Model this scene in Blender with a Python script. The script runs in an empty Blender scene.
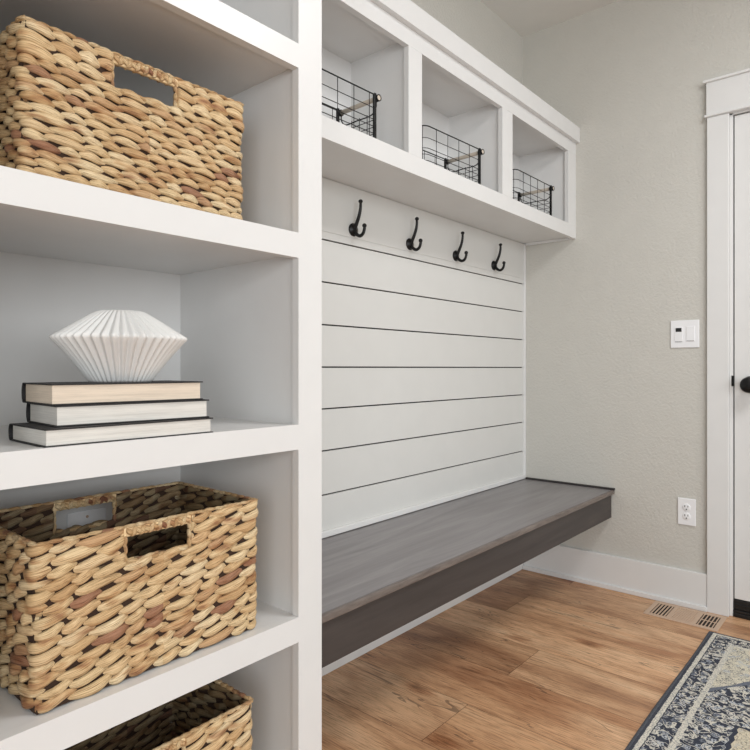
import bpy, bmesh, math, random
from math import sin, cos, pi, radians
from mathutils import Vector, Matrix
C = bpy.context.scene.collection

# ------------------------------------------------------------------ helpers
def vbox(bm, x0, x1, y0, y1, z0, z1, bev=0.0, mat=0, seg=2):
    vs = [bm.verts.new(p) for p in ((x0,y0,z0),(x1,y0,z0),(x1,y1,z0),(x0,y1,z0),(x0,y0,z1),(x1,y0,z1),(x1,y1,z1),(x0,y1,z1))]
    fs = [bm.faces.new([vs[i] for i in f]) for f in ((0,3,2,1),(4,5,6,7),(0,1,5,4),(1,2,6,5),(2,3,7,6),(3,0,4,7))]
    for f in fs: f.material_index = mat
    if bev > 0:
        es = list({e for f in fs for e in f.edges})
        r = bmesh.ops.bevel(bm, geom=es, offset=bev, segments=seg, affect='EDGES', profile=0.5)
        for f in r['faces']: f.material_index = mat
    return vs

def obj(name, bm, mat, parent=None, smooth=False, recalc=True):
    if recalc: bmesh.ops.recalc_face_normals(bm, faces=bm.faces)
    me = bpy.data.meshes.new(name); bm.to_mesh(me); bm.free()
    for m in (mat if isinstance(mat, (list, tuple)) else [mat]): me.materials.append(m)
    if smooth:
        for p in me.polygons: p.use_smooth = True
    o = bpy.data.objects.new(name, me); C.objects.link(o)
    if parent: o.parent = parent
    return o

def boxobj(name, boxes, mat, parent=None, bev=0.0015):
    bm = bmesh.new()
    for b in boxes: vbox(bm, *b, bev=bev)
    return obj(name, bm, mat, parent)

def thing(name, label, cat, loc=(0,0,0), rz=0, group=None):
    o = bpy.data.objects.new(name, None); C.objects.link(o)
    o.empty_display_size = .05
    o.location = loc; o.rotation_euler = (0,0,rz)
    o['label'] = label; o['category'] = cat
    if group: o['group'] = group
    return o

def tag(o, label, cat, group=None):
    o['label'] = label; o['category'] = cat
    if group: o['group'] = group
    return o

def struct(o): o['kind'] = 'structure'; return o

def tube(bm, pts, rads, n=8, cap=True, mat=0):
    pts = [Vector(p) for p in pts]
    if not isinstance(rads, (list, tuple)): rads = [rads]*len(pts)
    rings = []; prev = None
    for i, p in enumerate(pts):
        t = (pts[min(i+1, len(pts)-1)] - pts[max(i-1, 0)]).normalized()
        if prev is None:
            a = Vector((0,0,1)) if abs(t.z) < .9 else Vector((1,0,0))
            u = t.cross(a).normalized()
        else:
            u = (prev - t*prev.dot(t)).normalized()
        prev = u; v = t.cross(u)
        rings.append([bm.verts.new(p + (u*cos(2*pi*k/n) + v*sin(2*pi*k/n))*rads[i]) for k in range(n)])
    for a, b in zip(rings, rings[1:]):
        for k in range(n):
            f = bm.faces.new((a[k], a[(k+1)%n], b[(k+1)%n], b[k])); f.material_index = mat; f.smooth = True
    if cap:
        for r, q in ((rings[0], 1), (rings[-1], 0)):
            f = bm.faces.new(r[::-1] if q else r); f.material_index = mat

def lathe(bm, prof, n, M=Matrix(), close=True, rfun=None):
    rings = []
    for (r, z) in prof:
        if r < 1e-6: rings.append([bm.verts.new(M @ Vector((0,0,z)))])
        else:
            rings.append([bm.verts.new(M @ Vector(((rfun(r,z,k) if rfun else r)*cos(2*pi*k/n), (rfun(r,z,k) if rfun else r)*sin(2*pi*k/n), z))) for k in range(n)])
    for a, b in zip(rings, rings[1:]):
        for k in range(n):
            if len(a) == 1 and len(b) == 1: continue
            if len(a) == 1: f = bm.faces.new((a[0], b[(k+1)%n], b[k]))
            elif len(b) == 1: f = bm.faces.new((a[k], a[(k+1)%n], b[0]))
            else: f = bm.faces.new((a[k], a[(k+1)%n], b[(k+1)%n], b[k]))
            f.smooth = True

def sm(pts, n=5):            # Catmull-Rom smoothing of a polyline
    P = [Vector(p) for p in pts]; P = [P[0]*2-P[1]] + P + [P[-1]*2-P[-2]]; out = []
    for i in range(1, len(P)-2):
        for k in range(n):
            t = k/n; a, b, c, d = P[i-1:i+3]
            out.append(.5*((2*b)+(c-a)*t+(2*a-5*b+4*c-d)*t*t+(3*b-a-3*c+d)*t**3))
    out.append(P[-2]); return out

# ------------------------------------------------------------------ materials
def newmat(name):
    m = bpy.data.materials.new(name); m.use_nodes = True
    nt = m.node_tree; return m, nt, nt.nodes['Principled BSDF']
def N(nt, t, **kw):
    n = nt.nodes.new(t)
    for k, v in kw.items():
        if k.startswith('_'): setattr(n, k[1:], v)
        else: n.inputs[k.replace('__', ' ')].default_value = v
    return n
def L(nt, a, b): nt.links.new(a, b)
def srgb(r, g, b):
    f = lambda c: (c/255)/12.92 if c/255 <= .04045 else ((c/255+.055)/1.055)**2.4
    return (f(r), f(g), f(b), 1)
def ramp(nt, stops, src=None, interp='LINEAR'):
    r = nt.nodes.new('ShaderNodeValToRGB'); cr = r.color_ramp; cr.interpolation = interp
    while len(cr.elements) < len(stops): cr.elements.new(.5)
    for e, (p, c) in zip(cr.elements, stops): e.position = p; e.color = c
    if src is not None: L(nt, src, r.inputs[0])
    return r
def mth(nt, op, a, b=None, c=None, clamp=False):
    n = nt.nodes.new('ShaderNodeMath'); n.operation = op; n.use_clamp = clamp
    for i, v in enumerate((a, b, c)):
        if v is None: continue
        if isinstance(v, (int, float)): n.inputs[i].default_value = v
        else: L(nt, v, n.inputs[i])
    return n.outputs[0]
def mixc(nt, fac, a, b, blend='MIX'):
    n = nt.nodes.new('ShaderNodeMix'); n.data_type = 'RGBA'; n.blend_type = blend
    for s, v in ((0, fac), (6, a), (7, b)):
        if isinstance(v, (int, float, tuple)): n.inputs[s].default_value = v
        else: L(nt, v, n.inputs[s])
    return n.outputs[2]
def coords(nt, scale=(1,1,1), kind='Object'):
    tc = nt.nodes.new('ShaderNodeTexCoord'); mp = nt.nodes.new('ShaderNodeMapping')
    mp.inputs['Scale'].default_value = scale; L(nt, tc.outputs[kind], mp.inputs[0]); return mp.outputs[0]
def noise(nt, vec, scale, detail=4, rough=.5, dist=0):
    n = N(nt, 'ShaderNodeTexNoise', Scale=scale, Detail=detail, Roughness=rough, Distortion=dist)
    L(nt, vec, n.inputs['Vector']); return n.outputs['Fac']
def bump(nt, b, h, strength, dist=.001):
    n = N(nt, 'ShaderNodeBump', Strength=strength, Distance=dist); L(nt, h, n.inputs['Height']); L(nt, n.outputs[0], b.inputs['Normal'])

def plain(name, col, rough=.5, metal=0, bumps=None, spec=.5):
    m, nt, b = newmat(name)
    b.inputs['Base Color'].default_value = col; b.inputs['Roughness'].default_value = rough
    b.inputs['Metallic'].default_value = metal; b.inputs['Specular IOR Level'].default_value = spec
    v = coords(nt)
    f = noise(nt, v, 12, 3)
    c = ramp(nt, [(0, tuple(x*.97 for x in col[:3])+(1,)), (1, tuple(min(1, x*1.03) for x in col[:3])+(1,))], f)
    L(nt, c.outputs[0], b.inputs['Base Color'])
    if bumps: bump(nt, b, noise(nt, v, bumps[0], 3, .6), bumps[1], bumps[2])
    return m

WHITE = plain('white_paint', srgb(224,224,223), .38, bumps=(60,.08,.001))
SHIP  = plain('shiplap_paint', srgb(216,216,213), .45, bumps=(60,.08,.001))
CEIL  = plain('ceiling_paint', srgb(228,227,223), .9, bumps=(160,.3,.001))
WALL  = plain('greige_wall_paint', srgb(202,200,193), .7, bumps=(95,.8,.0035))
GAP_SHADE   = plain('shiplap_gap_shade', srgb(40,38,36), .9)  # sheet behind the boards, shadow of the gaps painted into its colour
BLACK = plain('black_metal', srgb(22,22,23), .38, 0.4, bumps=(300,.1,.0005))
RUBBER= plain('black_rubber', srgb(20,19,19), .5)
PLATE = plain('white_plastic', srgb(240,241,243), .25)
DARKPL= plain('dark_lens', srgb(40,42,42), .3)
CERAM = plain('matte_ceramic', srgb(226,226,224), .55, bumps=(40,.1,.001))
BRONZE= plain('vent_tan_paint', srgb(200,172,148), .45)
VENT_SHADE= plain('vent_inside_shade', srgb(38,28,22), .8)

def pages(name, col):
    m, nt, b = newmat(name)
    f = noise(nt, coords(nt, (4,4,900)), 1.2, 4, .7)
    g = noise(nt, coords(nt, (9,9,120)), 1.0, 3, .6)
    dk = tuple(x*.66 for x in col[:3])+(1,)
    r = ramp(nt, [(.25, dk), (.55, col), (1, col)], mth(nt, 'ADD', mth(nt,'MULTIPLY',f,.6), mth(nt,'MULTIPLY',g,.4)))
    L(nt, r.outputs[0], b.inputs['Base Color']); b.inputs['Roughness'].default_value = .8
    bump(nt, b, f, .5, .001); return m
PAGE_W = pages('white_pages', srgb(224,221,214)); PAGE_C = pages('cream_pages', srgb(226,211,192))
COVER = plain('black_book_cloth', srgb(34,33,34), .6, bumps=(500,.3,.0005))

def weave_mat(name, dark=1.0):
    m, nt, b = newmat(name)
    geo = nt.nodes.new('ShaderNodeNewGeometry')
    tcu = nt.nodes.new('ShaderNodeTexCoord'); su = nt.nodes.new('ShaderNodeSeparateXYZ'); L(nt, tcu.outputs['UV'], su.inputs[0])
    wn = nt.nodes.new('ShaderNodeTexWhiteNoise'); wn.noise_dimensions = '1D'
    L(nt, mth(nt,'ADD',mth(nt,'FLOOR',su.outputs[0]),mth(nt,'MULTIPLY',geo.outputs['Random Per Island'],311.)), wn.inputs['W'])
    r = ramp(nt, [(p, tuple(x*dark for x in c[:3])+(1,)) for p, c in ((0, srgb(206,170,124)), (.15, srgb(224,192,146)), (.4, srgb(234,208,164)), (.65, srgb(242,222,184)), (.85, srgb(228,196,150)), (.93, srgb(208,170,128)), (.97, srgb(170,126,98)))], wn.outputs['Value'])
    uv = coords(nt, (3.2, 42, 1), 'UV')
    add = nt.nodes.new('ShaderNodeVectorMath'); add.operation = 'ADD'; L(nt, uv, add.inputs[0])
    cb = nt.nodes.new('ShaderNodeCombineXYZ'); L(nt, mth(nt,'MULTIPLY',geo.outputs['Random Per Island'],97.), cb.inputs[0]); L(nt, cb.outputs[0], add.inputs[1])
    f = noise(nt, add.outputs[0], 1.0, 4, .65)
    st = ramp(nt, [(.34, (.26,.17,.11,1)), (.45, (.78,.71,.62,1)), (.58, (1.05,1.05,1.04,1))], f)
    big = noise(nt, coords(nt,(13,13,40)), 1.0, 2, .6)
    st2 = ramp(nt, [(.30, (.52,.36,.30,1)), (.39, (.84,.74,.66,1)), (.46, (1,1,1,1))], big)
    c = mixc(nt, 1, mixc(nt, 1, r.outputs[0], st.outputs[0], 'MULTIPLY'), st2.outputs[0], 'MULTIPLY')
    L(nt, c, b.inputs['Base Color']); b.inputs['Roughness'].default_value = .45
    bump(nt, b, f, 1.0, .002)
    return m
GRASS = weave_mat('water_hyacinth')
GRASS_SHADE = weave_mat('water_hyacinth_shade', .38)  # same weave darkened, basket interior shade put into the colour
CORE_SHADE = plain('hyacinth_gap_shade', srgb(52,33,20), .9)

def wood_mat(name, stops, scale=(1,14,14), rough=.45, knots=False, bumpy=.15, island=0.0, axis='x'):
    m, nt, b = newmat(name)
    v = coords(nt, scale)
    geo = nt.nodes.new('ShaderNodeNewGeometry')
    if island:
        add = nt.nodes.new('ShaderNodeVectorMath'); add.operation = 'ADD'; L(nt, v, add.inputs[0])
        cb = nt.nodes.new('ShaderNodeCombineXYZ')
        for i, k in enumerate((31., 57., 13.)): L(nt, mth(nt,'MULTIPLY',geo.outputs['Random Per Island'],k), cb.inputs[i])
        L(nt, cb.outputs[0], add.inputs[1]); v = add.outputs[0]
    f1 = noise(nt, v, 1.0, 5, .6, 1.2); f2 = noise(nt, v, 5.0, 4, .7, .4)
    f = mth(nt, 'ADD', mth(nt,'MULTIPLY',f1,.75), mth(nt,'MULTIPLY',f2,.25))
    r = ramp(nt, stops, f); col = r.outputs[0]
    L(nt, col, b.inputs['Base Color']); b.inputs['Roughness'].default_value = rough
    bump(nt, b, f2, bumpy, .001)
    return m, nt, b, col, f, geo
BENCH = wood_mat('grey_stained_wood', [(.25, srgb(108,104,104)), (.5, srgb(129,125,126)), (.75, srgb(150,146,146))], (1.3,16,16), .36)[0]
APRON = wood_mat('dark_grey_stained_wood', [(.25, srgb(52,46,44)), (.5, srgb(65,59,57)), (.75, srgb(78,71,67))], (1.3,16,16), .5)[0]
NOSE = wood_mat('worn_bench_edge', [(.25, srgb(84,76,72)), (.5, srgb(114,104,98)), (.75, srgb(138,128,121))], (8,60,60), .5)[0]
DOWEL = wood_mat('pale_dowel_wood', [(.25, srgb(178,164,148)), (.6, srgb(206,196,182))], (10,3,10), .5)[0]

def floor_mat():
    m, nt, b = newmat('oak_plank_floor')
    geo = nt.nodes.new('ShaderNodeNewGeometry'); rnd = geo.outputs['Random Per Island']
    cb = nt.nodes.new('ShaderNodeCombineXYZ')
    for i, k in enumerate((31., 57., 13.)): L(nt, mth(nt,'MULTIPLY',rnd,k), cb.inputs[i])
    def off(scale):
        v = coords(nt, scale); a = nt.nodes.new('ShaderNodeVectorMath'); a.operation = 'ADD'
        L(nt, v, a.inputs[0]); L(nt, cb.outputs[0], a.inputs[1]); return a.outputs[0]
    v = off((7, 1.15, 1)); v2 = off((150, 9, 1)); v3 = off((2.6, 1.1, 1))
    broad = noise(nt, v, 1.0, 5, .6, .7)
    fine = noise(nt, v2, 1.6, 6, .75, .1)
    blot = noise(nt, v3, 1.7, 3, .5, .8)
    base = ramp(nt, [(.28, srgb(140,102,76)), (.42, srgb(190,146,110)), (.56, srgb(219,177,138)), (.75, srgb(235,203,167))], broad).outputs[0]
    fn = ramp(nt, [(.32, (.56,.50,.47,1)), (.48, (.93,.92,.91,1)), (.68, (1.12,1.12,1.12,1))], fine).outputs[0]
    bl = ramp(nt, [(.34, (.62,.50,.43,1)), (.52, (1,1,1,1))], blot).outputs[0]
    tint = ramp(nt, [(0, (.88,.84,.80,1)), (.35, (.98,.98,.98,1)), (.7, (1.08,1.06,1.04,1)), (1, (.95,.88,.82,1))], rnd).outputs[0]
    fleck = ramp(nt, [(.38, (.60,.52,.47,1)), (.46, (1,1,1,1))], noise(nt, off((260, 11, 1)), 1.0, 3, .6)).outputs[0]
    c = mixc(nt, 1, base, fn, 'MULTIPLY'); c = mixc(nt, .8, c, fleck, 'MULTIPLY'); c = mixc(nt, .85, c, bl, 'MULTIPLY'); c = mixc(nt, 1, c, tint, 'MULTIPLY')
    # cracks and knots
    vo = N(nt, 'ShaderNodeTexVoronoi', Scale=1.0, Randomness=1.0); L(nt, off((5.0, 2.2, 1)), vo.inputs['Vector'])
    wob = mth(nt, 'ADD', vo.outputs['Distance'], mth(nt,'MULTIPLY',mth(nt,'SUBTRACT',fine,.5),.35))
    kn = ramp(nt, [(.03, (.22,.13,.08,1)), (.085, (.62,.46,.36,1)), (.17, (1,1,1,1))], wob).outputs[0]
    c = mixc(nt, .8, c, kn, 'MULTIPLY')
    cr = mth(nt, 'ABSOLUTE', mth(nt, 'SUBTRACT', noise(nt, off((9, 1.3, 1)), 1.0, 3, .5, 1.5), .5))
    msk = noise(nt, off((2, 2.0, 1)), 1.3, 2)
    crk = mth(nt, 'MULTIPLY', mth(nt, 'LESS_THAN', cr, .006), mth(nt, 'GREATER_THAN', msk, .50))
    c = mixc(nt, mth(nt,'MULTIPLY',crk,.6), c, (.09,.05,.03,1))
    L(nt, c, b.inputs['Base Color']); b.inputs['Roughness'].default_value = .46
    bump(nt, b, fine, .25, .0012)
    return m
FLOOR = floor_mat(); SEAM = plain('plank_seam', srgb(92,62,40), .8)

def rug_mat(xe, ye, depthx, depthy):
    """banded vintage pattern: distances measured from the rug's own edges"""
    m, nt, b = newmat('vintage_rug_pile')
    tc = nt.nodes.new('ShaderNodeTexCoord'); sp = nt.nodes.new('ShaderNodeSeparateXYZ'); L(nt, tc.outputs['Object'], sp.inputs[0])
    X, Y = sp.outputs[0], sp.outputs[1]            # object origin = rug centre
    hx, hy = depthx/2, depthy/2
    dx = mth(nt,'SUBTRACT',hx,mth(nt,'ABSOLUTE',X)); dy = mth(nt,'SUBTRACT',hy,mth(nt,'ABSOLUTE',Y))
    wj = noise(nt, tc.outputs['Object'], 90, 2)
    d = mth(nt,'ADD', mth(nt,'MINIMUM',dx,dy), mth(nt,'MULTIPLY',mth(nt,'SUBTRACT',wj,.5),.006))
    navy = srgb(66,70,82); slate = srgb(112,118,130); cream = srgb(218,214,202); pale = srgb(184,190,198); sand = srgb(216,210,192)
    # scroll vines = contour bands of smooth noise, blossoms = voronoi cells
    v = tc.outputs['Object']
    vn = noise(nt, v, 31, 1.5, .5, 1.2); vine = mth(nt,'LESS_THAN',mth(nt,'ABSOLUTE',mth(nt,'SUBTRACT',vn,.5)),.035)
    vor = N(nt,'ShaderNodeTexVoronoi', Scale=36.0, Randomness=.7); L(nt, v, vor.inputs['Vector'])
    dist = mth(nt,'ADD',vor.outputs['Distance'],mth(nt,'MULTIPLY',mth(nt,'SUBTRACT',noise(nt,v,160,2),.5),.5))
    petal = mth(nt,'LESS_THAN',dist,.42); ring = mth(nt,'LESS_THAN',mth(nt,'ABSOLUTE',mth(nt,'SUBTRACT',dist,.24)),.05)
    speck = noise(nt, v, 240, 3, .7)
    csel = nt.nodes.new('ShaderNodeSeparateColor'); L(nt, vor.outputs['Color'], csel.inputs[0])
    pc = ramp(nt, [(0, pale), (.4, slate), (.55, cream), (.8, pale), (1, cream)], csel.outputs[0]).outputs[0]
    flor = mixc(nt, petal, navy, pc); flor = mixc(nt, ring, flor, navy); flor = mixc(nt, mth(nt,'MULTIPLY',vine,.9), flor, cream)
    # light ground with sparse dark sprigs
    v2 = noise(nt, v, 60, 2, .6, 1.4); spr = mth(nt,'MULTIPLY', mth(nt,'LESS_THAN',mth(nt,'ABSOLUTE',mth(nt,'SUBTRACT',v2,.52)),.03), mth(nt,'GREATER_THAN',noise(nt,v,26,2),.46))
    light = mixc(nt, mth(nt,'MULTIPLY',spr,.9), sand, srgb(86,90,100))
    lb = mth(nt,'GREATER_THAN', noise(nt, v, 34, 3, .6), .60); light = mixc(nt, mth(nt,'MULTIPLY',lb,.55), light, pale)
    # dotted guard stripe
    dots = mth(nt,'GREATER_THAN', noise(nt, v, 210, 1), .58); guard = mixc(nt, mth(nt,'MULTIPLY',dots,.55), cream, slate)
    def step(a): return mth(nt,'GREATER_THAN',d,a)
    # field shapes in rug coordinates, centre medallion and corner spandrels
    aX, aY = mth(nt,'ABSOLUTE',X), mth(nt,'ABSOLUTE',Y)
    tooth = mth(nt,'MULTIPLY',mth(nt,'PINGPONG',mth(nt,'ADD',aX,aY),.022),.5)
    sp_line = mth(nt,'ADD', mth(nt,'ADD', aX, mth(nt,'MULTIPLY',aY,1.45)), tooth)   # spandrel outside a big diamond
    K = SPK
    spand = mth(nt,'GREATER_THAN',sp_line,K); spedge = mth(nt,'LESS_THAN',mth(nt,'ABSOLUTE',mth(nt,'SUBTRACT',sp_line,K)),.012)
    md_line = mth(nt,'ADD', mth(nt,'MAXIMUM', mth(nt,'SUBTRACT',aX,MDX), mth(nt,'SUBTRACT',aY,MDY)), mth(nt,'MULTIPLY',tooth,.5))
    med = mth(nt,'LESS_THAN',md_line,0.); mdedge = mth(nt,'LESS_THAN',mth(nt,'ABSOLUTE',md_line),.006)
    field = mixc(nt, spand, flor, light); field = mixc(nt, spedge, field, slate)
    field = mixc(nt, med, field, mixc(nt,.35,light,srgb(206,190,160))); field = mixc(nt, mdedge, field, navy)
    c = mixc(nt, step(.020), mixc(nt, mth(nt,'GREATER_THAN',d,.012), srgb(98,102,110), srgb(76,79,88)), guard)
    c = mixc(nt, step(.034), c, navy); c = mixc(nt, step(.037), c, flor)
    c = mixc(nt, step(.090), c, guard); c = mixc(nt, step(.106), c, field)
    wear = ramp(nt, [(.34, (.60,.60,.62,1)), (.5, (1.0,1.0,1.0,1)), (.66, (1.2,1.19,1.15,1))], speck).outputs[0]
    c = mixc(nt, 1, c, wear, 'MULTIPLY')
    L(nt, c, b.inputs['Base Color']); b.inputs['Roughness'].default_value = .95; b.inputs['Specular IOR Level'].default_value = .1
    bump(nt, b, mth(nt,'ADD',speck,mth(nt,'MULTIPLY',petal,.3)), .6, .003)
    return m

# ------------------------------------------------------------------ room
XE, YB, ZC = 2.92, 1.487, 2.762          # end wall, back wall, ceiling
X0, Y0 = -1.6, -2.6
# floor: real planks running away from the bench wall
bm = bmesh.new(); random.seed(5)
vbox(bm, X0, XE+.3, Y0, YB+.1, -.05, -.0015, mat=1)
W = .2425; g = .0007; joints = {0:1.01, 1:.35, 2:1.005, 3:.10, 4:1.28, 5:.42, 6:-.3, -1:.62}
k = -13
while 1.38 + k*W < XE+.3:
    x0 = 1.38+k*W; x1 = min(x0+W, XE+.3); j = joints.get(k, random.uniform(0,1.4)); y = j-4.5
    while y < YB+.1:
        a, b_ = max(y, Y0), min(y+1.5, YB+.1)
        if b_ > a+.01:
            vs = [bm.verts.new(p) for p in ((x0+g,a+g,0),(x1-g,a+g,0),(x1-g,b_-g,0),(x0+g,b_-g,0))]
            f = bm.faces.new(vs); f.material_index = 0
        y += 1.5
    k += 1
struct(obj('floor', bm, [FLOOR, SEAM], recalc=False))
bm = bmesh.new(); vbox(bm, X0, XE+.3, Y0, YB+.1, ZC, ZC+.05); struct(obj('ceiling', bm, CEIL))
bm = bmesh.new(); vbox(bm, X0, XE+.12, YB, YB+.1, -.0015, ZC); struct(obj('wall_back', bm, WALL))
# end wall with a door opening
DY1, DY0, DZ = .537, -.34, 2.112
bm = bmesh.new()
vbox(bm, XE, XE+.12, DY1, YB, -.0015, ZC); vbox(bm, XE, XE+.12, Y0, DY0, -.0015, ZC); vbox(bm, XE, XE+.12, DY0, DY1, DZ, ZC)
struct(obj('wall_end', bm, WALL))
# door: jamb, casing, slab
door = struct(thing('door_1', 'white flat interior door with black round knob beside the light switches', 'door'))
boxobj('jamb', [(XE-.001,XE+.12,DY1-.012,DY1,0,DZ),(XE-.001,XE+.12,DY0,DY0+.012,0,DZ),(XE-.001,XE+.12,DY0,DY1,DZ-.012,DZ),
                (XE+.046,XE+.060,DY1-.024,DY1-.012,0,DZ-.012),(XE+.046,XE+.060,DY0+.012,DY0+.024,0,DZ-.012),(XE+.046,XE+.060,DY0,DY1,DZ-.024,DZ-.012)], WHITE, door, .0012)
boxobj('casing', [(XE-.020,XE,DY1,DY1+.082,0,DZ-.006),(XE-.020,XE,DY0-.082,DY0,0,DZ-.006)], WHITE, door, .0015)
boxobj('casing_head', [(XE-.024,XE,DY0-.084,DY1+.084,DZ+.005,DZ+.142)], WHITE, door, .0015)
boxobj('casing_bead', [(XE-.031,XE,DY0-.092,DY1+.092,DZ-.006,DZ+.005)], WHITE, door, .003)
boxobj('casing_cap', [(XE-.034,XE,DY0-.095,DY1+.095,DZ+.140,DZ+.151)], WHITE, door, .002)
slab = boxobj('door_slab', [(XE+.004,XE+.042,DY0+.016,DY1-.0165,.075,DZ-.0165)], WHITE, door, .0015)
boxobj('weather_strip', [(XE+.014,XE+.046,DY1-.0164,DY1-.0122,.02,DZ-.0122),(XE+.014,XE+.046,DY0+.012,DY1-.0122,DZ-.0164,DZ-.0122)], RUBBER, door, 0)
boxobj('door_sweep', [(XE+.001,XE+.044,DY0+.015,DY1-.015,.032,.072),(XE-.003,XE+.044,DY0+.015,DY1-.015,.050,.056)], RUBBER, door, .002)
bm = bmesh.new(); vbox(bm, XE-.004, XE+.11, DY0+.012, DY1-.012, .0, .018, .003); vbox(bm, XE-.002, XE+.05, DY0+.012, DY1-.012, .018, .03, .003)
obj('threshold', bm, RUBBER, door)
boxobj('strike_plate', [(XE-.0035,XE+.003,DY1-.0145,DY1-.0065,.964,1.008)], BLACK, door, .001)
bm = bmesh.new(); Mk = Matrix.Translation((XE+.004, .459, .971)) @ Matrix.Rotation(-pi/2, 4, 'Y') @ Matrix.Scale(1.12, 4)
lathe(bm, [(0,0),(.031,0),(.032,.004),(.029,.009),(.013,.012),(.011,.030),(.020,.036),(.027,.046),(.0285,.056),(.025,.064),(.014,.069),(0,.070)], 40, Mk)
obj('knob', bm, BLACK, door)

# baseboards (with shoe moulding)
def baseboard(name, boxes):
    return struct(boxobj(name, boxes, WHITE, None, .003))
baseboard('baseboard_end', [(XE-.016,XE,DY1+.082,YB-.0145,0,.158),(XE-.027,XE-.015,DY1+.082,YB-.0145,0,.022)])
baseboard('baseboard_end', [(XE-.016,XE,Y0,DY0-.082,0,.158)])
baseboard('baseboard_back', [(.984,XE-.001,YB-.014,YB,0,.158)])

# ------------------------------------------------------------------ shiplap panel over the bench
ship = thing('shiplap_panel', 'white horizontal shiplap panelling between the bench and the upper cubbies', 'wall panelling')
YS = 1.475
gaps = [.468, .610, .7595, .9015, 1.043, 1.1865, 1.331, 1.4745]
bm = bmesh.new()
for a, b_ in zip(gaps, gaps[1:]+[1.683]): vbox(bm, .985, 2.914, YS, YS+.009, a+.0025, b_-.0025, .0005, seg=1)
obj('shiplap_boards', bm, SHIP, ship)
boxobj('gap_shade_backing', [(.985,2.914,YS+.009,YB-.0005,.468,1.683)], GAP_SHADE, ship, 0)
boxobj('hook_rail', [(.985,2.905,YS-.0022,YS,1.502,1.683)], SHIP, ship, .0012)
boxobj('corner_trim', [(2.905,XE,YS-.010,YS+.009,.468,1.683)], WHITE, ship, .003)
boxobj('bottom_trim', [(.985,2.905,YS-.012,YS,.4685,.490)], WHITE, ship, .003)

# ------------------------------------------------------------------ bench
bench = thing('wall_bench', 'grey stained wooden bench with dark apron mounted below the shiplap', 'bench')
bm = bmesh.new(); vbox(bm, .985, 2.9195, 1.024, YS-.001, .447, .466, .001)
obj('seat_board', bm, BENCH, bench)
boxobj('nosing', [(.985,2.9195,1.012,1.0245,.447,.4662)], NOSE, bench, .004)
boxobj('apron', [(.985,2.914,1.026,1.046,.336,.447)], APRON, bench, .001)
boxobj('wall_strip', [(2.906,2.9195,1.010,YS-.012,.466,.4755)], plain('bench_strip_stain', srgb(52,48,48), .4), bench, .002)
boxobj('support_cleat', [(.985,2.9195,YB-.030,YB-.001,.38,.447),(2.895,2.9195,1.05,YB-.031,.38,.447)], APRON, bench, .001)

# ------------------------------------------------------------------ upper cubby cabinet
cab = thing('cubby_cabinet', 'white wall cabinet with three open cubbies above the black coat hooks', 'cabinet')
CF = 1.200
boxobj('face_frame', [(.985,2.9195,CF,CF+.02,1.673,1.7345),(.985,2.9195,CF,CF+.02,2.082,2.205),(.985,1.025,CF,CF+.0198,1.7345,2.082),
    (1.5705,1.6435,CF,CF+.0198,1.7345,2.082),(2.1865,2.271,CF,CF+.0198,1.7345,2.082),(2.8295,2.9195,CF,CF+.0198,1.7345,2.082)], WHITE, cab, .0008)
boxobj('bottom_panel', [(.985,2.9195,CF+.02,YB-.001,1.684,1.722)], WHITE, cab, 0)
boxobj('top_panel', [(.985,2.9195,CF+.02,YB-.001,2.112,2.130),(.985,2.9195,CF+.02,YB-.001,2.19,2.205)], WHITE, cab, 0)
boxobj('back_panel', [(.985,2.9195,1.462,YB-.001,1.722,2.112)], WHITE, cab, 0)
for a, b_ in ((.985,1.012),(1.580,1.634),(2.196,2.262),(2.840,2.9195)):
    boxobj('divider', [(a,b_,CF+.02,1.462,1.722,2.112)], WHITE, cab, 0)
boxobj('crown_trim', [(.985,2.9195,CF-.020,CF-.0002,2.139,2.212)], WHITE, cab, .0012)
boxobj('scribe_strip', [(2.907,2.9195,CF+.02,YS-.012,1.672,1.684)], WHITE, cab, .001)

# ------------------------------------------------------------------ bookcase
case = thing('bookcase', 'tall white built-in bookcase with open shelves left of the bench', 'bookcase')
BF = 1.0; IL, IR, OL, OR = .285, .911, .215, .982
shelves = [(1.699,1.752),(1.282,1.337),(.861,.916),(.438,.493)]
rails = [(.985+1.13, 2.205)] + shelves + [(.0, .075)]
bx = [(OL,IL,BF,BF+.02,0,2.205),(IR,OR,BF,BF+.02,0,2.205)] + [(IL,IR,BF,BF+.0199,a,b_) for a, b_ in rails]
bm = bmesh.new()
# one continuous frame: flat ring pieces, only the room-side corners eased
for b_ in bx: vbox(bm, *b_)
obj('face_frame', bm, WHITE, case)
# eased arris strips on each rail (thin lip catching light)
boxobj('side_panel', [(OL,IL-.006,BF+.02,YB-.001,0,2.205)], WHITE, case, 0)
boxobj('side_panel', [(.9165,OR,BF+.02,YB-.001,0,2.205)], WHITE, case, 0)
boxobj('back_panel', [(IL-.006,.9165,1.478,YB-.001,.0,2.205)], WHITE, case, 0)
for a, b_ in rails:
    boxobj('shelf', [(IL-.006,.9165,BF+.02,1.478,a+.010,b_-.001)], WHITE, case, 0)
boxobj('crown_trim', [(OL-.01,OR,BF-.020,BF-.0002,2.139,2.212)], WHITE, case, .0012)

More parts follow.
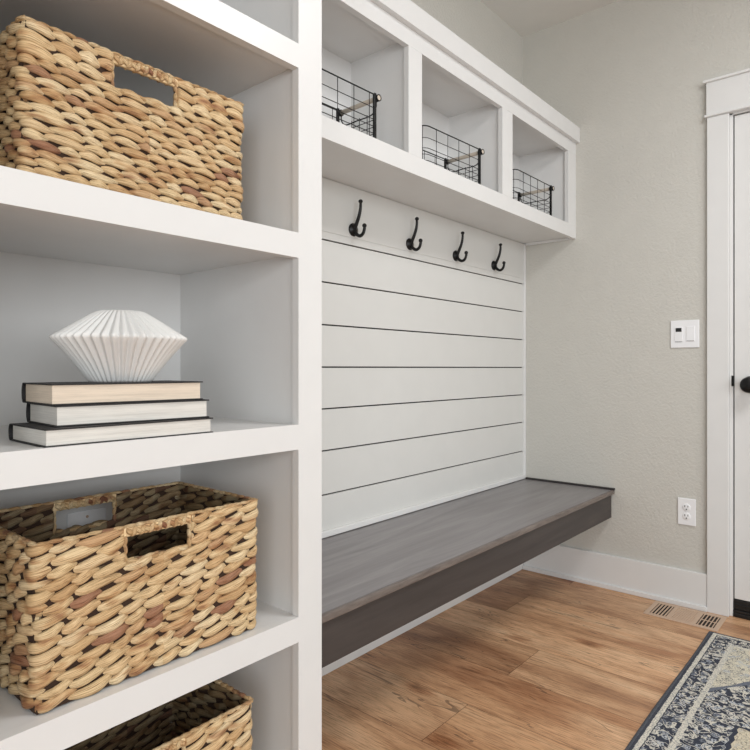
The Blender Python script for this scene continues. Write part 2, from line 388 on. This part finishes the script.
# ------------------------------------------------------------------ woven baskets
def lozenge(bm, uvl, c, u, v, n, Ln, Wd, T, tilt, arch, mi=0):
    ca, sa = cos(tilt), sin(tilt); U = u*ca + v*sa; V = v*ca - u*sa
    S, K = 9, 6; rings = []
    for i in range(S+1):
        t = i/S; r = max(.08, sin(pi*t)**.8)
        p = c + U*(Ln*(t-.5)) + n*(arch*sin(pi*t) - arch*.35) + V*(Wd*.12*sin(2*pi*t))
        rings.append([(bm.verts.new(p + V*(Wd*.5*r*cos(2*pi*k/K)) + n*(T*.5*r*sin(2*pi*k/K))), t, k/K) for k in range(K)])
    for a, b_ in zip(rings, rings[1:]):
        for k in range(K):
            q = (a[k], a[(k+1)%K], b_[(k+1)%K], b_[k])
            f = bm.faces.new([x[0] for x in q]); f.smooth = True; f.material_index = mi
            for lp, x, kk in zip(f.loops, q, (k, k+1, k+1, k)): lp[uvl].uv = (x[1], kk/K)
    for r in (rings[0], rings[-1]): bm.faces.new([x[0] for x in r])

def make_basket(label, loc, seed, Wt=.434, Dt=.296, H=.2725, rz=0, hand=.25, low=11, PT=.052):
    """origin: centre of the base; the long front faces -Y"""
    rnd = random.Random(seed)
    t = thing('woven_basket', label, 'basket', loc, rz, None)
    tap = .985   # base is a little smaller than the rim
    def P(x, y, z):   # x,y in -1..1 on the rim rectangle
        s = tap + (1-tap)*(z/H); return Vector((x*Wt/2*s + (1-s)*0, y*Dt/2*s, z))
    hx0, hx1, hz0, hz1 = -.068, .055, H-.061, H-.021     # hand hole in the long sides
    zr = [.004+(hz0-.004)*(i+.5)/low for i in range(low)] + [hz0+.010, hz0+.030] + [(hz1+H-.004)/2]
    rhs = [(hz0-.004)/low]*low + [.020, .020, H-.004-hz1]
    bm = bmesh.new(); uvl = bm.loops.layers.uv.new('UVMap')
    CR = .012     # corner radius; path runs round the basket anticlockwise from the middle of the front
    hw, hd = Wt/2, Dt/2; per = 2*(2*hw-2*CR)+2*(2*hd-2*CR)+2*pi*CR
    segs = [((0,-hd),(1,0),hw-CR,None), ((hw-CR,-hd+CR),None,pi*CR/2,-pi/2), ((hw,-hd+CR),(0,1),2*hd-2*CR,None), ((hw-CR,hd-CR),None,pi*CR/2,0),
            ((hw-CR,hd),(-1,0),2*hw-2*CR,None), ((-hw+CR,hd-CR),None,pi*CR/2,pi/2), ((-hw,hd-CR),(0,-1),2*hd-2*CR,None), ((-hw+CR,-hd+CR),None,pi*CR/2,pi), ((-hw+CR,-hd),(1,0),hw-CR,None)]
    def path(l):
        l %= per
        for o_, d_, n_, a0 in segs:
            if l <= n_ or (o_, d_, n_, a0) is segs[-1]:
                if d_: return Vector((o_[0]+d_[0]*l, o_[1]+d_[1]*l, 0)), Vector((d_[1], -d_[0], 0))
                an = a0 + l/CR; return Vector((o_[0]+CR*cos(an), o_[1]+CR*sin(an), 0)), Vector((cos(an), sin(an), 0))
            l -= n_
        return Vector((0,-hd,0)), Vector((0,-1,0))
    K = 8
    for r, (z, rh) in enumerate(zip(zr, rhs)):
        if r < low: spans = [(0, per)]
        else:
            e = .005 if r < low+2 else .004
            b0 = per/2 - (hx1+e); b1 = per/2 - (hx0-e)      # the same hole in the back (path runs the other way there)
            spans = [(hx1+e, b0), (b1, per+hx0-e)]
        sc = tap + (1-tap)*z/H
        cyc = max(2, round(per/(2*PT))); ph0 = rnd.uniform(0, 2*pi)
        j1, j2 = rnd.uniform(0, 6), rnd.uniform(0, 6)
        for (l0, l1) in spans:
            ns = int((l1-l0)/.0048); ns = max(ns, 8)
            for strand in (0, 1):
                wr = {}; rings = []
                closed = (l0 == 0 and abs(l1-per) < 1e-9)
                for i in range(ns if closed else ns+1):
                    l = l0 + (l1-l0)*i/ns
                    phi = 2*pi*cyc*l/per + .55*sin(2*pi*5*l/per+j1) + .45*sin(2*pi*11*l/per+j2) + ph0 + pi*strand
                    ci = math.floor(phi/(2*pi)+.5)
                    if ci not in wr: wr[ci] = (rnd.uniform(.82, 1.25), rnd.uniform(.0, .0022), rnd.uniform(-.0014, .0014))
                    w_, o_, dz = wr[ci]; fr = max(0, cos(phi))
                    p, n_ = path(l); p = Vector((p.x*sc, p.y*sc, z))
                    A = rh*hand; cz = A*sin(phi) + dz*fr; B = .0044*cos(phi) + o_*fr
                    rv = rh*(.30 + .24*fr**.7*w_ + .14*max(0,-cos(phi))); rn = .0030 + .0016*fr
                    c = p + n_*B + Vector((0,0,cz)); ring = []
                    for k in range(K):
                        an = 2*pi*k/K
                        ring.append(bm.verts.new(c + Vector((0,0,1))*(rv*cos(an)) + n_*(rn*sin(an))))
                    rings.append((ring, phi/(2*pi)+.5+r*3.0, c, n_, cos(phi)))
                m2 = len(rings)
                for i in range(m2 if closed else m2-1):
                    ra, rb = rings[i], rings[(i+1) % m2]
                    ub = rb[1] if (i+1) < m2 else ra[1]+.06
                    for k in range(K):
                        f = bm.faces.new((ra[0][k], ra[0][(k+1)%K], rb[0][(k+1)%K], rb[0][k])); f.smooth = True
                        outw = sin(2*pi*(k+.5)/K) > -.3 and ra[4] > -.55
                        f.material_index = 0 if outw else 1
                        for lp, (uu, kk) in zip(f.loops, ((ra[1],k),(ra[1],k+1),(ub,k+1),(ub,k))): lp[uvl].uv = (uu, kk/K)
                if not closed:
                    for q in (rings[0], rings[-1]): bm.faces.new(q[0])
    sides = [(Vector((-1,-1)), Vector((1,-1)), True), (Vector((1,-1)), Vector((1,1)), False),
             (Vector((1,1)), Vector((-1,1)), True), (Vector((-1,1)), Vector((-1,-1)), False)]
    for a, b_, long in sides:
        Lg = Wt if long else Dt
        # top edge rope
        m_ = int(Lg/.020)
        for k in range(m_):
            s = (k+.5)/m_; q = a*(1-s)+b_*s; p = P(q.x, q.y, H-.003)
            u = (P(b_.x,b_.y,H)-P(a.x,a.y,H)).normalized(); vv = Vector((0,0,1)); n = u.cross(vv)
            lozenge(bm, uvl, p + vv*rnd.uniform(-.0006,.0006), u, vv, n, .034, .0075, .013, rnd.uniform(.05,.16), .0015)
        if long:
            for k in range(6):
                x = hx0+.006+(hx1-hx0-.012)*(k+.5)/6; p = P(x/(Wt/2), a.y, hz0-.005); p.x = x
                u = Vector((1,0,0)); n = Vector((0,a.y,0))
                lozenge(bm, uvl, p, u, Vector((0,0,1)), n, .036, .009, .013, rnd.uniform(-.1,.1), .001)
        # strands binding the two ends of the hand hole
        if long:
            u = (P(b_.x,b_.y,H)-P(a.x,a.y,H)).normalized()
            for hx in (hx0, hx1):
                for k in range(3):
                    z = hz0+.004 + k*.016
                    q = P(hx/(Wt/2), a.y, z)
                    q.x = hx + (-.002 if hx == hx0 else .002)
                    up = Vector((0,0,1)); n = u.cross(up)
                    for sg in (1,):
                        lozenge(bm, uvl, q, up, u, n, .028, .007, .013, rnd.uniform(-.1,.1), .0005)
    obj('woven_body', bm, [GRASS, GRASS_SHADE], t, recalc=True)
    # dark core added behind the strands, shade of the gaps in its colour
    bm = bmesh.new(); th = .0035
    def panel(a, b_, za, zb, s0=0., s1=1.):
        q0, q1 = a*(1-s0)+b_*s0, a*(1-s1)+b_*s1
        if s0 == 0.: q0 = q0.lerp(q1, .02)
        if s1 == 1.: q1 = q1.lerp(q0, .02)
        pts = [P(q0.x,q0.y,za), P(q1.x,q1.y,za), P(q1.x,q1.y,zb), P(q0.x,q0.y,zb)]
        n = (pts[1]-pts[0]).cross(pts[3]-pts[0]).normalized()
        vo = [bm.verts.new(p+n*th*.5) for p in pts]; vi = [bm.verts.new(p-n*th*.5) for p in pts]
        bm.faces.new(vo); bm.faces.new(vi[::-1])
        for i in range(4): bm.faces.new((vo[i], vi[i], vi[(i+1)%4], vo[(i+1)%4]))
    for a, b_, long in sides:
        if not long: panel(a, b_, 0.002, H-.006)
        else:
            f0, f1 = (hx0+Wt/2)/Wt, (hx1+Wt/2)/Wt
            if a.x > 0: f0, f1 = 1-f1, 1-f0
            panel(a, b_, .002, hz0-.010); panel(a, b_, hz0, H-.006, 0, f0); panel(a, b_, hz0, H-.006, f1, 1); 
    bz = P(1,1,0); vbox(bm, -bz.x, bz.x, -bz.y, bz.y, .001, .008)
    obj('gap_shade_core', bm, CORE_SHADE, t)
    # wrapped grips over the hand holes
    for sy in (-1, 1):
        bm = bmesh.new(); uvl = bm.loops.layers.uv.new('UVMap')
        zc = H-.0125; yc = P(0,sy,zc).y
        rail = [(hx0-.006, yc, zc), (hx1+.006, yc, zc)]
        m_ = 15
        vbox(bm, hx0-.006, hx1+.006, yc-.0045, yc+.0045, zc-.0085, zc+.0085, .003)
        for k in range(m_):
            x = hx0 + (hx1-hx0)*(k+.5)/m_
            for face in (1, -1):
                tl = .55 if k % 2 else -.55
                lozenge(bm, uvl, Vector((x, yc+face*sy*.0055, zc)), Vector((0,0,1)), Vector((1,0,0)), Vector((0,face*sy,0)), .0205, .0105, .0045, tl, .0012)
        obj('wrapped_grip', bm, GRASS, t)
    return t

make_basket('tan woven seagrass basket on the shelf above the stack of books', (.598, 1.072+.15, 1.3365), 3, hand=-.16, low=14, PT=.044)
make_basket('tan woven seagrass basket on the shelf directly below the stack of books', (.599, 1.026+.15, .4925), 7)
make_basket('tan woven seagrass basket on the lowest shelf, cut off by the photo edge', (.587, 1.026+.15, .0745), 11)

# ------------------------------------------------------------------ wall plate behind the middle basket
wp = thing('blank_wall_plate', 'pale blank wall plate on the bookcase back, seen through the basket hand hole', 'wall plate', (.664, 1.478, .640))
bm = bmesh.new(); vbox(bm, -.046, .046, -.005, 0, -.062, .060, .004); obj('plate', bm, PLATE, wp)
bm = bmesh.new(); lathe(bm, [(0,0),(.0035,0),(.003,.0012),(0,.0015)], 12, Matrix.Translation((0,-.005,.045)) @ Matrix.Rotation(pi/2,4,'X')); obj('screw', bm, BRONZE, wp)

# ------------------------------------------------------------------ books and vase
def make_book(label, loc, rz, Wb, Db, T, page):
    """Wb long fore edge facing -Y, Db depth to the spine (+Y); origin at the front left corner of the page block"""
    t = thing('hardback_book', label, 'book', loc, rz, None)
    c = .0022; e = .004
    bm = bmesh.new(); n = 6
    # page block, fore edge gently hollow
    vbox(bm, 0, Wb, 0, Db-.004, c, T-c, .0006, seg=1)
    obj('page_block', bm, page, t)
    bm = bmesh.new()
    vbox(bm, -e, Wb+e, -e, Db, 0, c, .0007, seg=1)
    vbox(bm, -e, Wb+e, -e, Db, T-c, T, .0007, seg=1)
    obj('cover', bm, COVER, t)
    bm = bmesh.new()  # rounded spine
    pts = []
    for k in range(9):
        a = -pi/2 + pi*k/8; pts.append((Db-.002+.008*cos(a), T/2+T/2*sin(a)))
    ring = []
    for x in (-e, Wb+e):
        o_ = [bm.verts.new((x, y, z)) for y, z in pts]; i_ = [bm.verts.new((x, y-.003, T/2+(z-T/2)*.9)) for y, z in pts]
        ring.append((o_, i_))
    (o0, i0), (o1, i1) = ring
    for k in range(8):
        bm.faces.new((o0[k], o0[k+1], o1[k+1], o1[k])); bm.faces.new((i0[k], i1[k], i1[k+1], i0[k+1]))
        bm.faces.new((o0[k], i0[k], i0[k+1], o0[k+1])); bm.faces.new((o1[k], o1[k+1], i1[k+1], i1[k]))
    for k in (0, 8): bm.faces.new((o0[k], o1[k], i1[k], i0[k]))
    obj('spine', bm, COVER, t)
    return t
zb = .9155
make_book('dark hardback book with white pages, bottom of the shelf stack', (.392, 1.011, zb), radians(-1), .297, .150, .0290, PAGE_W)
make_book('dark hardback book with white pages, middle of the shelf stack', (.416, 1.030, zb+.0292), radians(-3.5), .270, .136, .0345, PAGE_W)
make_book('dark hardback book with cream yellowed pages, top of the shelf stack', (.410, 1.034, zb+.0639), radians(-3), .266, .132, .0350, PAGE_C)

vz = zb+.0991
vase = thing('pleated_vase', 'white pleated ceramic vase shaped like a wide fan on top of the books', 'vase', (.558, 1.100, vz))
bm = bmesh.new(); NF = 44; n = NF*8
def pleat(r, z, k):
    ph = (k/8.0) % 1.0
    tri = abs((ph)*2-1)                       # sharp valleys, rounded crests
    w = 1 - tri**1.6
    amp = .002 + .0115*min(1, max(0,(r-.045)/.075))
    return r - amp*(1-w)
prof = [(.0,.001),(.050,.001),(.060,.0),(.064,.003),(.076,.018),(.092,.037),(.108,.054),(.122,.068),(.131,.0765),(.1335,.0800),(.131,.0835),(.120,.0895),(.100,.1010),(.080,.1125),(.062,.1225),(.050,.1285),(.044,.1305),(.040,.1305),(.037,.127),(.034,.118),(.045,.108),(.08,.092),(.10,.082),(.08,.05),(.05,.01),(0,.008)]
lathe(bm, prof, n, rfun=lambda r, z, k: pleat(r, z, k) if r > .041 or z < .12 else r)
o = obj('vase_body', bm, CERAM, vase)
o.rotation_euler.z = .07; o.scale = (.89,.89,1.0)

# ------------------------------------------------------------------ coat hooks
def make_hook(label, x):
    t = thing('coat_hook', label, 'coat hook', (x, YS-.0022, 1.531), 0, None)
    bm = bmesh.new()
    lathe(bm, [(0,0),(.0225,0),(.0235,.003),(.021,.006),(.017,.007),(.015,.010),(.010,.012),(0,.013)], 28, Matrix.Rotation(pi/2,4,'X'))
    obj('mounting_plate', bm, BLACK, t)
    bm = bmesh.new()
    p = sm([(0,-.008,.002),(0,-.018,.020),(0,-.030,.046),(0,-.036,.070),(0,-.037,.092)])
    tube(bm, p, [.0072-.0024*i/(len(p)-1) for i in range(len(p))], 10)
    bmesh.ops.create_uvsphere(bm, u_segments=16, v_segments=10, radius=.0082, matrix=Matrix.Translation((0,-.037,.095)) @ Matrix.Diagonal((1,1,.85,1)))
    obj('upper_prong', bm, BLACK, t, smooth=True)
    bm = bmesh.new()
    p = sm([(0,-.006,-.002),(0,-.016,-.016),(0,-.033,-.026),(0,-.048,-.020),(0,-.055,-.004),(0,-.055,.004)])
    tube(bm, p, [.0068-.0016*i/(len(p)-1) for i in range(len(p))], 10)
    bmesh.ops.create_uvsphere(bm, u_segments=16, v_segments=10, radius=.0080, matrix=Matrix.Translation((0,-.055,.007)))
    obj('lower_prong', bm, BLACK, t, smooth=True)
for x, l in ((1.601,'black double coat hook nearest the bookcase'), (1.932,'second black double coat hook from the bookcase'),
             (2.264,'third black double coat hook from the bookcase'), (2.597,'black double coat hook nearest the beige end wall')):
    make_hook(l, x)

# ------------------------------------------------------------------ wire baskets
def make_wire(label, loc, rz, off=.068):
    """origin: front right bottom corner; basket extends to -X and +Y"""
    t = thing('wire_basket', label, 'wire basket', loc, rz, None)
    Wd, D, H, R = .340, .165, .170, .028
    def loop(z, full=True):     # rounded at the left corners and square at the right
        pts = []
        x0, x1, y0, y1 = -Wd, 0, 0, D
        pts += [(x1,y0,z)]
        pts += [(x0+R-R*sin(a), y0+R-R*cos(a), z) for a in [pi/2*k/5 for k in range(6)]]
        pts += [(x0+R-R*cos(a), y1-R+R*sin(a), z) for a in [pi/2*k/5 for k in range(6)]]
        pts += [(x1,y1,z)] + ([(x1,y0,z)] if full else [])
        return pts
    r = .0013
    bm = bmesh.new()
    tube(bm, loop(H, False), .0021, 6)
    obj('rim_wire', bm, BLACK, t)
    bm = bmesh.new()
    for z in (.003, .026, .048, .070, .092, .128): tube(bm, loop(z, z < .125), r, 5)
    xs = [-off-.068*i for i in range(4)]
    for x in xs: tube(bm, [(x,0,H),(x,0,.003),(x,D,.003),(x,D,H)], r, 5)
    for y in (.032, .066, .100, .134): tube(bm, [(0,y,.115),(0,y,.003),(-Wd,y,.003),(-Wd,y,H)], r, 5)
    for q in ((-Wd+.004,.012),(-Wd+.004,D-.012)): tube(bm, [(q[0],q[1],H),(q[0],q[1],.003)], r, 5)
    obj('wire_mesh', bm, BLACK, t)
    for xx, sg in ((0, 1), (-Wd, -1)):
        for y in (.0, D):
            bm = bmesh.new(); yy = y if xx == 0 else (y+.022 if y == 0 else y-.022)
            vbox(bm, xx-.0045, xx+.0045, yy-.0045, yy+.0045, .0, H+.004, .0012)
            for k in range(6):  # wire ends wrapped over the post
                tube(bm, [(xx-.004,yy,.012+k*.026),(xx+.0065,yy,.012+k*.026)], .002, 6)
            obj('corner_post', bm, BLACK, t)
        # wooden handle on its wire bail
        hz = H-.008; xo = xx+sg*.012
        ya, yb = (-.008, D+.008) if xx == 0 else (.018, D-.018)
        bm = bmesh.new(); tube(bm, [(xo,ya,hz),(xo,yb,hz)], .0075, 16); h = obj('handle', bm, DOWEL, t)
        bm = bmesh.new()
        tube(bm, sm([(xo,ya+.012,hz-.006),(xo,ya+.014,hz-.028),(xo,ya+.034,hz-.046),(xo,(ya+yb)/2,hz-.046),(xo,yb-.034,hz-.046),(xo,yb-.014,hz-.028),(xo,yb-.012,hz-.006)],4), .0022, 6)
        for y in (ya+.003, ya+.014, yb-.010):
            lathe(bm, [(.0088,-.004),(.0105,-.004),(.0105,.004),(.0088,.004)], 18, Matrix.Translation((xo,y,hz)) @ Matrix.Rotation(pi/2,4,'X'))
        obj('bail_wire', bm, BLACK, t)
    return t
make_wire('black wire basket with wooden handles in the cubby beside the bookcase', (1.448, 1.240, 1.7222), radians(-2), .024)
make_wire('black wire basket with wooden handles in the middle cubby', (2.076, 1.240, 1.7222), radians(-3))
make_wire('black wire basket with wooden handles in the cubby nearest the beige end wall', (2.716, 1.238, 1.7222), radians(-.5))

# ------------------------------------------------------------------ switch plate, outlet
sw = thing('switch_plate', 'white double switch plate with small dark square beside the door casing', 'light switch', (XE, .7095, 1.189))
bm = bmesh.new(); vbox(bm, -.006, 0, -.0575, .0575, -.060, .060, .002); obj('plate', bm, PLATE, sw)
boxobj('rocker', [(-.0085,-.005,-.040,-.007,-.033,.033)], PLATE, sw, .001)
boxobj('sensor_insert', [(-.0080,-.005,.007,.040,-.033,.033)], PLATE, sw, .001)
boxobj('sensor_window', [(-.0092,-.006,.012,.036,.010,.027)], DARKPL, sw, .0008)
boxobj('rocker_gap', [(-.0088,-.0078,-.038,-.009,-.0315,-.0295),(-.0084,-.0074,.010,.038,-.0345,-.0325)], plain('grey_plastic', srgb(120,122,124), .5), sw, 0)
ou = thing('wall_outlet', 'white duplex electrical outlet low on the beige end wall', 'outlet', (XE, .702, .4115))
bm = bmesh.new(); vbox(bm, -.006, 0, -.036, .036, -.0585, .0585, .0025); obj('plate', bm, PLATE, ou)
for zc in (.0195, -.0195):
    bm = bmesh.new(); Mo = Matrix.Translation((-.006,0,zc)) @ Matrix.Rotation(-pi/2,4,'Y')
    lathe(bm, [(0,.0018),(.0148,.0018),(.0152,.0016),(.0165,.0010),(.0165,-.001)], 28, Mo); rc = obj('receptacle', bm, PLATE, ou)
    bm = bmesh.new()
    for yy in (-.0062, .0062): vbox(bm, -.0088, -.0080, yy-.0012, yy+.0012, zc+.001, zc+.009)
    lathe(bm, [(0,.0006),(.0026,.0006),(.0026,-.0004)], 12, Matrix.Translation((-.0082,0,zc-.0075)) @ Matrix.Rotation(-pi/2,4,'Y'))
    obj('slots', bm, DARKPL, rc)
bm = bmesh.new(); lathe(bm, [(0,.0012),(.003,.0008),(.003,-.001)], 12, Matrix.Translation((-.006,0,0)) @ Matrix.Rotation(-pi/2,4,'Y')); obj('screw', bm, PLATE, ou)

# ------------------------------------------------------------------ floor register
vent = thing('floor_register', 'tan metal floor vent grille set in the wood floor by the door', 'floor vent', (2.7945, .680, 0), radians(90))
# local x along the length (world +Y), local y = world -X
Lh, Wh = .140, .090
bm = bmesh.new()
vbox(bm, -Lh, Lh, -Wh+.0, -Wh+.022, 0, .004, .001); vbox(bm, -Lh, Lh, Wh-.022, Wh, 0, .004, .001)
secs = [(-.122,-.056),(-.040,.040),(.056,.122)]
xs = [-Lh] + [v for s in secs for v in s] + [Lh]
for i in range(0, len(xs), 2): vbox(bm, xs[i], xs[i+1], -Wh+.021, Wh-.021, 0, .0038, .0006)
obj('frame', bm, BRONZE, vent)
boxobj('duct_shade', [(-Lh+.01,Lh-.01,-Wh+.01,Wh-.01,.0002,.0008)], VENT_SHADE, vent, 0)  # flat dark sheet instead of an open hole, its shade painted on
boxobj('damper_plate', [(-.041,.041,-Wh+.02,Wh-.02,.0004,.0016)], BRONZE, vent, 0)
for i, (a, b_) in enumerate(secs):
    bm = bmesh.new(); cnt = 5 if i != 1 else 9
    for k in range(cnt):
        x = a + (b_-a)*(k+.5)/cnt
        hw = (.0019, .0030, .0026)[i]
        sl = (.0, .004, .0)[i]
        vs = []
        for z in (.0010, .0034):
            for (px_, py_) in ((x-hw-sl,-Wh+.021),(x+hw-sl,-Wh+.021),(x+hw+sl,Wh-.021),(x-hw+sl,Wh-.021)):
                vs.append(bm.verts.new((px_, py_, z)))
        for f in ((0,3,2,1),(4,5,6,7),(0,1,5,4),(1,2,6,5),(2,3,7,6),(3,0,4,7)): bm.faces.new([vs[j] for j in f])
    if i == 0: vbox(bm, a, b_, -.002, .002, .0010, .0033)
    obj('louvre_group', bm, BRONZE, vent)

# ------------------------------------------------------------------ rug
RX, RY = 1.86, 1.10; rcx, rcy = 2.689-RX/2, .5665-RY/2
# pattern constants from points on the rug (its own centre as origin)
p1 = (2.223-rcx, .439-rcy); p2 = (1.956-rcx, .352-rcy)
SPK = abs(p1[0]) + 1.45*abs(p1[1]); MDX, MDY = abs(2.02-rcx), abs(.355-rcy)
RUG = rug_mat(0, 0, RX, RY)
bm = bmesh.new(); nx, ny = 96, 60; rnd = random.Random(2)
def edge_z(dm): return .0075*min(1, math.sqrt(max(0, min(1, dm/.010))))+.0005
gridv = []
for i in range(nx+1):
    row = []
    for j in range(ny+1):
        fx = (1-cos(pi*i/nx))/2; fy = (1-cos(pi*j/ny))/2
        x = -RX/2+RX*fx; y = -RY/2+RY*fy
        dm = min(RX/2-abs(x), RY/2-abs(y))
        row.append(bm.verts.new((x+.0012*sin(y*9), y+.0018*sin(x*7), edge_z(dm))))
    gridv.append(row)
for i in range(nx):
    for j in range(ny):
        f = bm.faces.new((gridv[i][j], gridv[i+1][j], gridv[i+1][j+1], gridv[i][j+1])); f.smooth = True
rug = obj('area_rug', bm, RUG, recalc=False); rug.location = (rcx, rcy, 0)
tag(rug, 'navy and cream vintage patterned rug on the wood floor by the door', 'rug')

# ------------------------------------------------------------------ light
w = bpy.data.worlds.new('World'); bpy.context.scene.world = w; w.use_nodes = True
bg = w.node_tree.nodes['Background']; bg.inputs[0].default_value = (1, .97, .92, 1); bg.inputs[1].default_value = .29
def area(name, loc, target, sx, sy, power, col=(1,1,1)):
    l = bpy.data.lights.new(name, 'AREA'); l.shape = 'RECTANGLE'; l.size = sx; l.size_y = sy; l.energy = power; l.color = col
    o = bpy.data.objects.new(name, l); C.objects.link(o); o.location = loc
    o.rotation_euler = (Vector(target)-Vector(loc)).to_track_quat('-Z','Y').to_euler(); return o
area('window_daylight', (-.6,-4.0,1.8), (1.8,1.3,1.0), 3.2, 1.8, 118, (.95,.98,1))
area('side_fill', (-1.5,-1.1,1.2), (2.9,.5,.6), 1.4, 1.4, 33, (.95,.98,1))  # added fill to brighten the end wall, unseen source
area('ceiling_lamp', (1.6,-.4,2.70), (1.6,-.4,0), .7, .7, 30, (.98,.99,1))

# ------------------------------------------------------------------ camera
cd = bpy.data.cameras.new('Camera'); cam = bpy.data.objects.new('Camera', cd); C.objects.link(cam)
cam.location = (0, 0, 1.04); cam.rotation_euler = (radians(90), 0, math.atan2(523, 611.5)-pi/2)
cd.sensor_width = 36; cd.lens = 611.5/750*36; cd.shift_y = -7/750; cd.clip_start = .01
bpy.context.scene.camera = cam
s = bpy.context.scene
s.view_settings.view_transform = 'Standard'; s.view_settings.look = 'None'; s.view_settings.gamma = 1
s.view_settings.use_curve_mapping = False; s.view_settings.exposure = -0.14
